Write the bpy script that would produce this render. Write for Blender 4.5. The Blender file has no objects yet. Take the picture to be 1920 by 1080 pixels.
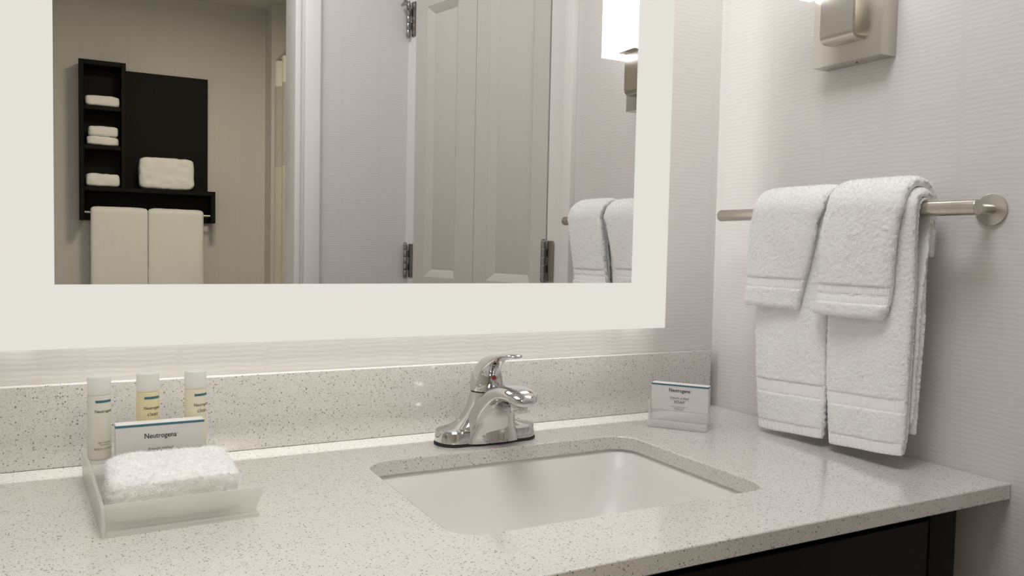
import bpy, bmesh, math, random
import numpy as np
from mathutils import Vector, Matrix, noise

random.seed(7); rng = np.random.default_rng(7)
scene = bpy.context.scene
col = scene.collection
Z0 = 0.86            # counter top height above the floor; builders below work in heights above the counter

# ------------------------------------------------------------------ camera
cam_data = bpy.data.cameras.new('camera'); cam = bpy.data.objects.new('camera', cam_data); col.objects.link(cam)
cam_data.sensor_width = 36.0; cam_data.lens = 1528.98 / 1920 * 36.0
yaw, pitch, roll = math.radians(27.924), math.radians(2.925), math.radians(1.205)
fwd = Vector((math.sin(yaw) * math.cos(pitch), math.cos(yaw) * math.cos(pitch), -math.sin(pitch)))
rgt = Vector((math.cos(yaw), -math.sin(yaw), 0)); upv = rgt.cross(fwd)
R2 = math.cos(roll) * rgt + math.sin(roll) * upv; U2 = -math.sin(roll) * rgt + math.cos(roll) * upv
M = Matrix((R2, U2, -fwd)).transposed().to_4x4(); M.translation = (-1.0379, -1.1602, 0.2857 + Z0)
cam.matrix_world = M; cam_data.clip_start = 0.02; cam_data.clip_end = 50
scene.camera = cam

# ------------------------------------------------------------------ world, exposure
world = bpy.data.worlds.new('world'); scene.world = world; world.use_nodes = True
world.node_tree.nodes['Background'].inputs[0].default_value = (0.9, 0.88, 0.85, 1)
world.node_tree.nodes['Background'].inputs[1].default_value = 0.02
vs = scene.view_settings
vs.view_transform = 'Standard'; vs.look = 'None'; vs.gamma = 1.0; vs.use_curve_mapping = False
vs.exposure = 0.06
LED_POWER = 0.6           # watts per metre of backlight strip behind the mirror
BORDER = 1.0              # glow of the frosted mirror border
SHADE = 3.0               # glow of the wall lamp shade
TOILET_W = 13.0            # dimmer warm lamp in the toilet room
CEILING_W = 9.0           # ceiling lamp

def area_light(name, loc, direction, sx, sy, power, color=(1, .97, .92), spread=180):
    l = bpy.data.lights.new(name, 'AREA'); l.shape = 'RECTANGLE'; l.size = sx; l.size_y = sy
    l.energy = power; l.color = color; l.spread = math.radians(spread)
    o = bpy.data.objects.new(name, l); col.objects.link(o)
    o.location = (loc[0], loc[1], loc[2] + Z0)
    o.rotation_euler = Vector(direction).to_track_quat('-Z', 'Y').to_euler()
    return o

# ------------------------------------------------------------------ materials
MATS = {}
def new_mat(name):
    m = bpy.data.materials.new(name); m.use_nodes = True; MATS[name] = m
    nt = m.node_tree; return m, nt, nt.nodes['Principled BSDF'], nt.nodes['Material Output']
def P(name, color, rough=.5, metal=0.0, spec=.5, **kw):
    m, nt, b, o = new_mat(name)
    b.inputs['Base Color'].default_value = (*color, 1); b.inputs['Roughness'].default_value = rough
    b.inputs['Metallic'].default_value = metal; b.inputs['Specular IOR Level'].default_value = spec
    for k, v in kw.items(): b.inputs[k.replace('_', ' ')].default_value = v
    return m, nt, b
def N(nt, typ, **props):
    n = nt.nodes.new(typ)
    for k, v in props.items(): setattr(n, k, v)
    return n
def math_node(nt, op, a, b=None, c=None):
    n = N(nt, 'ShaderNodeMath', operation=op)
    for i, v in enumerate((a, b, c)):
        if v is None: continue
        if isinstance(v, (int, float)): n.inputs[i].default_value = v
        else: nt.links.new(v, n.inputs[i])
    return n.outputs[0]
def mix_col(nt, fac, a, b):
    n = N(nt, 'ShaderNodeMix', data_type='RGBA')
    for s, v in (('Factor', fac), ('A', a), ('B', b)):
        sock = [i for i in n.inputs if i.name == s and (s == 'Factor' and i.type == 'VALUE' or i.type == 'RGBA')][0]
        if isinstance(v, (int, float)): sock.default_value = v
        elif isinstance(v, tuple): sock.default_value = (*v, 1)
        else: nt.links.new(v, sock)
    return [o for o in n.outputs if o.type == 'RGBA'][0]
def world_pos(nt):
    g = N(nt, 'ShaderNodeNewGeometry'); return g.outputs['Position']
def bump(nt, b, height, strength, dist):
    n = N(nt, 'ShaderNodeBump'); n.inputs['Strength'].default_value = strength; n.inputs['Distance'].default_value = dist
    nt.links.new(height, n.inputs['Height']); nt.links.new(n.outputs[0], b.inputs['Normal'])

# quartz
m, nt, b = P('quartz', (.70, .675, .63), .13, spec=.8, Coat_Weight=.25, Coat_Roughness=.06)
pos = world_pos(nt)
def speck(scale, thr, size):
    v = N(nt, 'ShaderNodeTexVoronoi', feature='F1'); v.inputs['Scale'].default_value = scale
    nt.links.new(pos, v.inputs['Vector'])
    sep = N(nt, 'ShaderNodeSeparateColor'); nt.links.new(v.outputs['Color'], sep.inputs[0])
    on = math_node(nt, 'GREATER_THAN', sep.outputs[0], thr)
    near = math_node(nt, 'LESS_THAN', v.outputs['Distance'], size)
    return math_node(nt, 'MULTIPLY', on, near), sep.outputs[1]
s1, r1 = speck(480, .82, .42); s2, r2 = speck(760, .72, .45); s3, r3 = speck(380, .92, .36)
nz = N(nt, 'ShaderNodeTexNoise'); nz.inputs['Scale'].default_value = 900; nt.links.new(pos, nz.inputs['Vector'])
c = mix_col(nt, nz.outputs[0], (.60, .58, .552), (.78, .758, .73))
c = mix_col(nt, math_node(nt, 'MULTIPLY', s2, .55), c, (.36, .33, .28))
c = mix_col(nt, math_node(nt, 'MULTIPLY', s1, math_node(nt, 'MULTIPLY_ADD', r1, .65, .18)), c, (.17, .15, .125))
c = mix_col(nt, math_node(nt, 'MULTIPLY', s3, .85), c, (.13, .115, .095))
nt.links.new(c, b.inputs['Base Color'])

# wallpaper, one for each wall direction (ribs run along 'axis', broken into columns)
def wallpaper(name, axis, base):
    m, nt, b = P(name, base, .62, spec=.35)
    pos = world_pos(nt); sep = N(nt, 'ShaderNodeSeparateXYZ'); nt.links.new(pos, sep.inputs[0])
    u = sep.outputs[axis]; z = sep.outputs[2]
    colf = math_node(nt, 'DIVIDE', math_node(nt, 'ADD', u, 10.003), .1135)
    coln = math_node(nt, 'FLOOR', colf); frac = math_node(nt, 'FRACT', colf)
    wn = N(nt, 'ShaderNodeTexWhiteNoise', noise_dimensions='1D'); nt.links.new(coln, wn.inputs['W'])
    nz = N(nt, 'ShaderNodeTexNoise'); nz.inputs['Scale'].default_value = 26; nz.inputs['Detail'].default_value = 2
    mp = N(nt, 'ShaderNodeMapping'); mp.inputs['Scale'].default_value = (1, 1, 2.2); nt.links.new(pos, mp.inputs[0]); nt.links.new(mp.outputs[0], nz.inputs['Vector'])
    zz = math_node(nt, 'ADD', z, math_node(nt, 'MULTIPLY', nz.outputs[0], .009))
    zz = math_node(nt, 'ADD', zz, math_node(nt, 'MULTIPLY', wn.outputs[0], .05))
    w = math_node(nt, 'SINE', math_node(nt, 'MULTIPLY', zz, 2 * math.pi / .0068))
    w = math_node(nt, 'MULTIPLY_ADD', w, .5, .5)
    edge = math_node(nt, 'MINIMUM', frac, math_node(nt, 'SUBTRACT', 1.0, frac))
    inside = N(nt, 'ShaderNodeMapRange'); inside.inputs[1].default_value = .015; inside.inputs[2].default_value = .06
    nt.links.new(edge, inside.inputs[0])
    rib = math_node(nt, 'MULTIPLY', w, inside.outputs[0])
    fine = N(nt, 'ShaderNodeTexNoise'); fine.inputs['Scale'].default_value = 1.0
    mp2 = N(nt, 'ShaderNodeMapping'); mp2.inputs['Scale'].default_value = (60, 60, 900); nt.links.new(pos, mp2.inputs[0]); nt.links.new(mp2.outputs[0], fine.inputs['Vector'])
    f = math_node(nt, 'MULTIPLY_ADD', rib, .75, math_node(nt, 'MULTIPLY', fine.outputs[0], .6))
    dark = tuple(x * .955 for x in base)
    c = mix_col(nt, math_node(nt, 'MULTIPLY', f, .8), dark, tuple(min(1, x * 1.03) for x in base))
    nt.links.new(c, b.inputs['Base Color'])
    bump(nt, b, f, .19, .0005)
    return m
WALL = (.69, .665, .65)
wallpaper('wallpaper_y', 1, WALL); wallpaper('wallpaper_x', 0, WALL)

P('mirror', (.86, .86, .85), .0, 1.0)
m, nt, b = P('frosted_glow', (.8, .8, .78), .5); b.inputs['Emission Color'].default_value = (.735, .712, .655, 1); b.inputs['Emission Strength'].default_value = BORDER
b.inputs['Base Color'].default_value = (.02, .02, .02, 1); b.inputs['Roughness'].default_value = .9; b.inputs['Specular IOR Level'].default_value = 0
m, nt, b = P('lamp_glass', (.9, .9, .9), .4); b.inputs['Emission Color'].default_value = (1, .985, .965, 1); b.inputs['Emission Strength'].default_value = SHADE
m, nt, b = P('ceiling_glass', (.9, .9, .9), .4); b.inputs['Emission Color'].default_value = (1, .97, .93, 1); b.inputs['Emission Strength'].default_value = 1.5
P('chrome', (.63, .62, .61), .04, 1.0)
m, nt, b = P('nickel', (.60, .57, .52), .3, 1.0)
pos = N(nt, 'ShaderNodeTexCoord').outputs['Object']; mp = N(nt, 'ShaderNodeMapping'); mp.inputs['Scale'].default_value = (2600, 2600, 60); nt.links.new(pos, mp.inputs[0])
nz = N(nt, 'ShaderNodeTexNoise'); nz.inputs['Scale'].default_value = 1; nt.links.new(mp.outputs[0], nz.inputs['Vector'])
nt.links.new(math_node(nt, 'MULTIPLY_ADD', nz.outputs[0], .08, .26), b.inputs['Roughness']); bump(nt, b, nz.outputs[0], .05, .0001)
m, nt, b = P('nickel_bar', (.54, .51, .455), .26, 1.0)
pos = N(nt, 'ShaderNodeTexCoord').outputs['Object']; mp = N(nt, 'ShaderNodeMapping'); mp.inputs['Scale'].default_value = (900, 20, 900); nt.links.new(pos, mp.inputs[0])
nz = N(nt, 'ShaderNodeTexNoise'); nz.inputs['Scale'].default_value = 1; nt.links.new(mp.outputs[0], nz.inputs['Vector'])
nt.links.new(math_node(nt, 'MULTIPLY_ADD', nz.outputs[0], .14, .18), b.inputs['Roughness']); bump(nt, b, nz.outputs[0], .1, .0003)
P('hinge_steel', (.34, .33, .31), .28, 1.0); P('hinge_dark', (.05, .047, .045), .5, .6)
def terry(name, base):
    m, nt, b = P(name, base, 1.0, spec=.1)
    b.inputs['Sheen Weight'].default_value = .25; b.inputs['Sheen Roughness'].default_value = .5
    nz = N(nt, 'ShaderNodeTexNoise'); nz.inputs['Scale'].default_value = 650; nz.inputs['Detail'].default_value = 3
    nt.links.new(world_pos(nt), nz.inputs['Vector']); bump(nt, b, nz.outputs[0], .6, .002)
    return m
terry('terry', (.965, .965, .96))
m, nt, b, out = new_mat('terry_loops')
df = N(nt, 'ShaderNodeBsdfDiffuse'); df.inputs[0].default_value = (.975, .975, .97, 1); tl = N(nt, 'ShaderNodeBsdfTranslucent'); tl.inputs[0].default_value = (.975, .975, .97, 1)
mx = N(nt, 'ShaderNodeMixShader'); mx.inputs[0].default_value = .35; nt.links.new(df.outputs[0], mx.inputs[1]); nt.links.new(tl.outputs[0], mx.inputs[2]); nt.links.new(mx.outputs[0], out.inputs[0])
P('woven', (.93, .93, .92), .9, spec=.15)
P('porcelain', (.80, .775, .755), .3, spec=.3)
P('gasket', (.02, .02, .02), .6); P('red_dot', (.35, .03, .02), .35)
m, nt, b = P('espresso_wood', (.020, .014, .011), .5, spec=.15)
pos = world_pos(nt); mp = N(nt, 'ShaderNodeMapping'); mp.inputs['Scale'].default_value = (120, 120, 6); nt.links.new(pos, mp.inputs[0])
nz = N(nt, 'ShaderNodeTexNoise'); nz.inputs['Scale'].default_value = 1; nt.links.new(mp.outputs[0], nz.inputs['Vector'])
nt.links.new(mix_col(nt, nz.outputs[0], (.004, .003, .0025), (.012, .008, .006)), b.inputs['Base Color'])
P('black_wood', (.005, .0042, .003), .6, spec=.18)
# frosted acrylic: milky, part see-through
m, nt, b, out = new_mat('acrylic')
b.inputs['Base Color'].default_value = (.95, .945, .93, 1); b.inputs['Roughness'].default_value = .28
tl = N(nt, 'ShaderNodeBsdfTranslucent'); tl.inputs[0].default_value = (.97, .965, .95, 1)
tr = N(nt, 'ShaderNodeBsdfTransparent'); tr.inputs[0].default_value = (.95, .95, .93, 1)
m1 = N(nt, 'ShaderNodeMixShader'); m1.inputs[0].default_value = .58; nt.links.new(b.outputs[0], m1.inputs[1]); nt.links.new(tl.outputs[0], m1.inputs[2])
m2 = N(nt, 'ShaderNodeMixShader'); m2.inputs[0].default_value = .42; nt.links.new(m1.outputs[0], m2.inputs[1]); nt.links.new(tr.outputs[0], m2.inputs[2])
nt.links.new(m2.outputs[0], out.inputs[0])
m, nt, b, out = new_mat('clear_acrylic')
b.inputs['Base Color'].default_value = (.95, .945, .93, 1); b.inputs['Roughness'].default_value = .15
tr = N(nt, 'ShaderNodeBsdfTransparent'); tr.inputs[0].default_value = (.97, .97, .96, 1)
m2 = N(nt, 'ShaderNodeMixShader'); m2.inputs[0].default_value = .66; nt.links.new(b.outputs[0], m2.inputs[1]); nt.links.new(tr.outputs[0], m2.inputs[2]); nt.links.new(m2.outputs[0], out.inputs[0])
def plastic(name, c1, c2, transp):
    m, nt, b, out = new_mat(name)
    b.inputs['Base Color'].default_value = (*c1, 1); b.inputs['Roughness'].default_value = .3
    tl = N(nt, 'ShaderNodeBsdfTranslucent'); tl.inputs[0].default_value = (*c2, 1)
    tr = N(nt, 'ShaderNodeBsdfTransparent')
    m1 = N(nt, 'ShaderNodeMixShader'); m1.inputs[0].default_value = .35; nt.links.new(b.outputs[0], m1.inputs[1]); nt.links.new(tl.outputs[0], m1.inputs[2])
    m2 = N(nt, 'ShaderNodeMixShader'); m2.inputs[0].default_value = transp; nt.links.new(m1.outputs[0], m2.inputs[1]); nt.links.new(tr.outputs[0], m2.inputs[2])
    nt.links.new(m2.outputs[0], out.inputs[0]); return m
plastic('lotion', (.86, .84, .78), (.9, .88, .8), 0.0)
plastic('yellow_wash', (.86, .80, .56), (.95, .88, .58), .0)
plastic('pale_yellow_wash', (.87, .84, .70), (.95, .92, .75), .0)
plastic('frosted_cap', (.90, .90, .885), (.97, .97, .95), .22)
P('card', (.72, .70, .685), .55); P('card_light', (.84, .83, .80), .5)
P('teal_print', (.045, .16, .215), .45); P('black_print', (.012, .010, .014), .5); P('brown_print', (.16, .12, .06), .5); P('grey_print', (.12, .115, .11), .5)
P('door_paint', (.60, .58, .54), .4); P('trim_paint', (.80, .78, .76), .35)
P('ceiling_paint', (.74, .72, .68), .9)
m, nt, b = P('floor_tile', (.45, .42, .38), .3)
br = N(nt, 'ShaderNodeTexBrick'); br.inputs['Scale'].default_value = 3.0; br.inputs['Mortar Size'].default_value = .01; br.offset = 0
br.inputs['Color1'].default_value = (.46, .43, .39, 1); br.inputs['Color2'].default_value = (.42, .39, .35, 1); br.inputs['Mortar'].default_value = (.3, .28, .26, 1)
nt.links.new(world_pos(nt), br.inputs['Vector']); nt.links.new(br.outputs[0], b.inputs['Base Color'])
def fabric(name, base, transp, scale):
    m, nt, b, out = new_mat(name)
    b.inputs['Base Color'].default_value = (*base, 1); b.inputs['Roughness'].default_value = .9
    tr = N(nt, 'ShaderNodeBsdfTransparent'); mx = N(nt, 'ShaderNodeMixShader'); mx.inputs[0].default_value = transp
    nt.links.new(b.outputs[0], mx.inputs[1]); nt.links.new(tr.outputs[0], mx.inputs[2]); nt.links.new(mx.outputs[0], out.inputs[0])
    if scale:
        ck = N(nt, 'ShaderNodeTexChecker'); ck.inputs['Scale'].default_value = scale; nt.links.new(world_pos(nt), ck.inputs['Vector']); bump(nt, b, ck.outputs[1], .4, .002)
    return m
fabric('curtain_waffle', (.66, .645, .58), 0, 120); fabric('curtain_sheer', (.72, .71, .66), .45, 0); fabric('curtain_header', (.9, .89, .84), 0, 150)

# ------------------------------------------------------------------ object helpers
def root_of(o):
    while o is not None and o.parent is not None: o = o.parent
    return o
def link_mesh(name, me, mat, parent=None, smooth=None):
    """mesh verts are in world x, y and height above the counter; shift to the thing's own origin"""
    o = bpy.data.objects.new(name, me); col.objects.link(o)
    r = root_of(parent)
    off = Vector(r.location) if r else Vector((0, 0, 0))
    if r is None:
        co = np.array([v.co[:] for v in me.vertices]); mn, mx = co.min(0), co.max(0)
        off = Vector(((mn[0] + mx[0]) / 2, (mn[1] + mx[1]) / 2, mn[2] + Z0)); o.location = off
    me.transform(Matrix.Translation(Vector((0, 0, Z0)) - off))
    if parent is not None: o.parent = parent
    if mat: me.materials.append(MATS[mat])
    if smooth is not None and len(me.polygons):
        if smooth >= 180: me.polygons.foreach_set('use_smooth', [True] * len(me.polygons))
        else: me.shade_smooth() if False else me.polygons.foreach_set('use_smooth', [True] * len(me.polygons)); 
        if smooth < 180: me.set_sharp_from_angle(angle=math.radians(smooth))
    me.update()
    return o
def thing(name, loc, label, cat, group=None, kind=None):
    o = bpy.data.objects.new(name, None); col.objects.link(o); o.empty_display_size = .02
    o.location = (loc[0], loc[1], loc[2] + Z0); tag(o, label, cat, group, kind); return o
def tag(o, label=None, cat=None, group=None, kind=None):
    if label: o['label'] = label
    if cat: o['category'] = cat
    if group: o['group'] = group
    if kind: o['kind'] = kind
    return o

class MB:
    def __init__(s): s.v = []; s.f = []
    def add(s, v, f):
        k = len(s.v); s.v += [tuple(map(float, p)) for p in v]; s.f += [tuple(i + k for i in q) for q in f]; return s
    def box(s, x0, x1, y0, y1, z0, z1, bev=0.0, seg=2):
        bm = bmesh.new(); bmesh.ops.create_cube(bm, size=1)
        for v in bm.verts: v.co = ((x0 + x1) / 2 + v.co.x * abs(x1 - x0), (y0 + y1) / 2 + v.co.y * abs(y1 - y0), (z0 + z1) / 2 + v.co.z * abs(z1 - z0))
        if bev: bmesh.ops.bevel(bm, geom=bm.edges[:], offset=bev, segments=seg, affect='EDGES', profile=.5)
        bm.verts.index_update(); s.add([v.co[:] for v in bm.verts], [[v.index for v in f.verts] for f in bm.faces]); bm.free(); return s
    def loft(s, rings, cap0=True, cap1=True):
        n = len(rings[0]); v = [p for r in rings for p in r]; f = []
        for i in range(len(rings) - 1):
            for j in range(n):
                a = i * n + j; b_ = i * n + (j + 1) % n; f.append((a, b_, b_ + n, a + n))
        if cap0: f.append(tuple(range(n))[::-1])
        if cap1: f.append(tuple(range((len(rings) - 1) * n, len(rings) * n)))
        return s.add(v, f)
    def cyl(s, p0, p1, r, seg=32, bev=0.0, r1=None):
        p0, p1 = Vector(p0), Vector(p1); d = (p1 - p0); L = d.length; d.normalize()
        a = d.orthogonal().normalized(); b_ = d.cross(a); r1 = r if r1 is None else r1
        prof = [(0, r), (L, r1)] if not bev else [(0, r - bev), (bev * .3, r - bev * .3), (bev, r), (L - bev, r1), (L - bev * .3, r1 - bev * .3), (L, r1 - bev)]
        rings = [[p0 + d * t + (a * math.cos(q) + b_ * math.sin(q)) * rr for q in np.linspace(0, 2 * math.pi, seg, endpoint=False)] for t, rr in prof]
        return s.loft(rings)
    def lathe(s, prof, c, seg=40):
        rings = [[(c[0] + r * math.cos(q), c[1] + r * math.sin(q), c[2] + z) for q in np.linspace(0, 2 * math.pi, seg, endpoint=False)] for r, z in prof]
        return s.loft(rings)
    def xform(s, fn): s.v = [fn(*p) for p in s.v]; return s
    def mesh(s, name):
        me = bpy.data.meshes.new(name); me.from_pydata(s.v, [], s.f); me.update()
        bm = bmesh.new(); bm.from_mesh(me); bmesh.ops.recalc_face_normals(bm, faces=bm.faces[:]); bm.to_mesh(me); bm.free(); return me
    def build(s, name, mat, parent=None, smooth=35): return link_mesh(name, s.mesh(name), mat, parent, smooth)

def struct(o): o['kind'] = 'structure'; return o
def rrect(x0, x1, y0, y1, r, n=8):
    pts = []
    for cx, cy, a0 in ((x1 - r, y1 - r, 0), (x0 + r, y1 - r, 90), (x0 + r, y0 + r, 180), (x1 - r, y0 + r, 270)):
        for k in range(n + 1):
            a = math.radians(a0 + 90 * k / n); pts.append((cx + r * math.cos(a), cy + r * math.sin(a)))
    return pts

# ------------------------------------------------------------------ the room
FL, CE = -Z0, 1.58
XL, YB, XR = -1.75, -3.75, .85
struct(MB().box(XL - .1, XR + .1, YB - .1, .1, FL - .1, FL).build('floor', 'floor_tile'))
struct(MB().box(XL - .1, XR + .1, YB - .1, .1, CE, CE + .1).build('ceiling', 'ceiling_paint'))
struct(MB().box(XL - .1, XR + .1, 0, .1, FL, CE).build('wall_back', 'wallpaper_x'))
struct(MB().box(0, .1, -.66, 0, FL, CE).build('wall_right', 'wallpaper_y'))
struct(MB().box(XL - .1, XL, YB, 0, FL, CE).build('wall_left', 'wallpaper_y'))
struct(MB().box(XL - .1, XR + .1, YB - .1, YB, FL, CE).build('wall_front', 'wallpaper_x'))
struct(MB().box(-.107, XR, YB, -3.58, FL, CE).build('wall_chase', 'wallpaper_x'))
struct(MB().box(XR, XR + .1, YB, 0, FL, CE).build('wall_far_right', 'wallpaper_y'))
struct(MB().box(-.424, XR, -1.44, -1.335, FL, CE).build('wall_partition', 'wallpaper_x'))
# closet front: trim on the right wall, jamb posts, angled pair of doors
struct(MB().box(-.013, .1, -.655, -.612, FL, CE, .003).build('trim_1', 'trim_paint'))
struct(MB().box(.02, .1, -.668, -.656, FL, CE, .002).build('trim_2', 'trim_paint'))
# casing of the doorway to the toilet room
casing = MB().box(-.469, -.424, -1.445, -1.318, FL, CE - .002, .003).box(-.480, -.469, -1.44, -1.332, FL, CE - .002).box(-.496, -.480, -1.445, -1.321, FL, CE - .002, .002)
struct(casing.build('trim_3', 'trim_paint'))
# slim bead where the casing meets the wallpaper
struct(MB().box(-.424, -.420, -1.336, -1.326, FL, CE - .002).build('trim_4', 'trim_paint'))

A = np.array([0.0, -.73]); Bp = np.array([-.15, -1.32]); DL = np.linalg.norm(Bp - A); dd = (Bp - A) / DL; nn = np.array([dd[1], -dd[0]])   # nn points into the room
if nn[0] > 0: nn = -nn
def dpt(s_, off, z): p = A + (Bp - A) * s_ + nn * off; return (p[0], p[1], z)
def dbox(mb, s0, s1, o0, o1, z0, z1, bev=0):
    t = MB().box(s0, s1, o0, o1, z0, z1, 0); mb.add([dpt(*p) for p in t.v], t.f); return mb
door = bpy.data.objects.new('door_1', None); col.objects.link(door); door.location = (A[0] - .07, A[1] - .29, 0); door['kind'] = 'structure'
DT = 1.20
def frame_mesh(s0, s1, panels, z0, z1, thick):
    mb = MB()
    zs = [z0] + [q for p in panels for q in p[2:]] + [z1]
    ss0, ss1 = panels[0][0], panels[0][1]
    dbox(mb, s0, ss0, -thick, 0, z0, z1); dbox(mb, ss1, s1, -thick, 0, z0, z1)
    for k in range(0, len(zs), 2): dbox(mb, ss0, ss1, -thick, 0, zs[k], zs[k + 1])
    return mb
for (s0, s1, p0, p1) in ((.015, .484, .105, .392), (.4865, .955, .622, .866)):
    panels = [(p0, p1, -.74, .075), (p0, p1, .19, .985)]
    leaf = frame_mesh(s0, s1, panels, FL + .01, DT, .035).build('door_leaf', 'door_paint', door)
    for (a0, a1, z0, z1) in panels:
        mb = MB(); w = .022 / DL; hz = .022
        def rect(s_a, s_b, z_a, z_b, o): return [dpt(s_a, o, z_a), dpt(s_b, o, z_a), dpt(s_b, o, z_b), dpt(s_a, o, z_b)]
        k = .007 / DL
        rings = [rect(a0, a1, z0, z1, -.0005), rect(a0 + k, a1 - k, z0 + .007, z1 - .007, -.004), rect(a0 + w, a1 - w, z0 + hz, z1 - hz, -.014), rect(a0 + w * 1.15, a1 - w * 1.15, z0 + hz * 1.15, z1 - hz * 1.15, -.013)]
        mb.loft(rings, cap0=False); mb.build('door_panel', 'door_paint', leaf, 20)
def hinge(s_, zc, sgn, parent):
    h = .0508; mb = MB(); n = 5; r = .0062
    for k in range(n):
        za = zc - h + 2 * h * k / n; zb = zc - h + 2 * h * (k + 1) / n - .0012
        c0 = dpt(s_, .009, za); c1 = dpt(s_, .009, zb); mb.cyl(c0, c1, r, 14, .0006)
    mb.cyl(dpt(s_, .009, zc + h), dpt(s_, .009, zc + h + .004), .0045, 12); mb.cyl(dpt(s_, .009, zc - h - .004), dpt(s_, .009, zc - h), .0045, 12)
    o = mb.build('hinge', 'hinge_steel', parent)
    pl = MB(); w = .026 / DL
    dbox(pl, s_ - w, s_ - .008 / DL, -.001, .0025, zc - h, zc + h)
    pl.build('hinge_plate', 'hinge_steel', o)
    sl = MB()
    for k in (1, 3): dbox(sl, s_ - .0105 / DL, s_ - .0065 / DL, .0005, .004, zc - h + 2 * h * k / n, zc - h + 2 * h * (k + 1) / n)
    sl.build('hinge_gap', 'hinge_dark', o)
for zc in (-.50, .236, .962): hinge(1.003, zc, 1, door)
for zc in (-.50, .2505, .98): hinge(.012, zc, -1, door)
# jamb by the left hinges and head above the doors
jr = MB(); dbox(jr, -.115, .0125, -.06, -.004, FL, CE - .002); struct(jr.build('trim_8', 'trim_paint'))
jl = MB(); dbox(jl, .958, 1.06, -.06, -.001, FL, CE - .002); struct(jl.build('trim_5', 'trim_paint'))
jh = MB(); dbox(jh, -.02, .958, -.06, -.001, DT + .004, CE - .002); struct(jh.build('trim_6', 'trim_paint'))
ds = MB().cyl((-.178, -1.322, 1.003), (-.178, -1.300, 1.003), .0045, 14).cyl((-.178, -1.300, 1.003), (-.178, -1.290, 1.003), .008, 16, .002)  # small steel door stop beside the left hinges
tag(struct(ds.build('door_stop', 'hinge_steel')))

# ------------------------------------------------------------------ lit mirror
mx1, ix1, ix0, mz, iz = -.158, -.2307, -1.065, .1527, .2294
mx0 = ix0 - (mx1 - ix1); zt = 1.02; zti = zt - (iz - mz); yf = -.0595
mir = thing('lighted_mirror', ((mx0 + mx1) / 2, -.03, mz), 'wall mirror with a glowing frosted border above the backsplash', 'mirror')
MB().box(ix0, ix1, yf, yf + .004, iz, zti).build('mirror_glass', 'mirror', mir)
fb = MB()
for (x0, x1, z0, z1) in ((mx0, ix0, mz, zt), (ix1, mx1, mz, zt), (ix0, ix1, mz, iz), (ix0, ix1, zti, zt)): fb.box(x0, x1, yf, yf + .004, z0, z1)
fb.build('frosted_border', 'frosted_glow', mir)
bk = .055
MB().box(mx0 + bk, mx1 - bk, yf + .0045, -.0005, mz + .125, zt - bk).build('back_box', 'ceiling_paint', mir)
W, H = mx1 - mx0, zt - mz
warm = (1, .99, .97)
def led_strip(loc, d, L, wid, power, spread):
    l = area_light('led_strip', loc, d, L, wid, power * L, warm, spread)
    X = Vector((1, 0, 0)) if d[2] else Vector((0, 0, 1)); Zv = -Vector(d); Yv = Zv.cross(X)      # long side along the mirror edge
    l.matrix_world = Matrix.Translation(l.location) @ Matrix((X, Yv, Zv)).transposed().to_4x4()
led_strip(((mx0 + mx1) / 2, yf + .0150, mz + .123), (0, 0, -1), W - .02, .006, LED_POWER * 0.92, 88)
led_strip(((mx0 + mx1) / 2, yf + .0095, zt - bk + .002), (0, 0, 1), W - .02, .005, LED_POWER * .85, 100)
for xx, sg in ((mx1 - bk + .002, 1), (mx0 + bk - .002, -1)):
    led_strip((xx, yf + .028, (mz + zt) / 2), (sg, 0, 0), H - .02, .030, LED_POWER * .82, 180)

# ------------------------------------------------------------------ worktop with backsplash
hx0, hx1, hy0, hy1 = -.714, -.2985, -.448, -.146
D, T = .56, .0205
top = thing('vanity_worktop', (-.8, -.28, -T), 'speckled cream quartz vanity worktop with a backsplash', 'worktop')
bm = bmesh.new()
def loop(pts, z):
    vs_ = [bm.verts.new((p[0], p[1], z)) for p in pts]
    return [bm.edges.new((vs_[i], vs_[(i + 1) % len(vs_)])) for i in range(len(vs_))]
e = loop([(XL + .001, -.0005), (XL + .001, -D), (-.001, -D), (-.001, -.0005)], 0) + loop(rrect(hx0, hx1, hy0, hy1, .035), 0)
bmesh.ops.triangle_fill(bm, use_beauty=True, use_dissolve=False, edges=e)
for f in bm.faces:
    if f.normal.z < 0: f.normal_flip()
g = bmesh.ops.extrude_face_region(bm, geom=bm.faces[:]); vv = [x for x in g['geom'] if isinstance(x, bmesh.types.BMVert)]
bmesh.ops.translate(bm, vec=(0, 0, -T), verts=vv); bmesh.ops.recalc_face_normals(bm, faces=bm.faces[:])
me = bpy.data.meshes.new('slab'); bm.to_mesh(me); bm.free()
slab = link_mesh('slab', me, 'quartz', top, 30)
bv = slab.modifiers.new('bevel', 'BEVEL'); bv.width = .0016; bv.segments = 2; bv.limit_method = 'ANGLE'; bv.angle_limit = math.radians(50)
MB().box(XL + .001, -.0185, -.0205, -.0005, .0003, .1035, .0012).build('backsplash', 'quartz', top)

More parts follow.
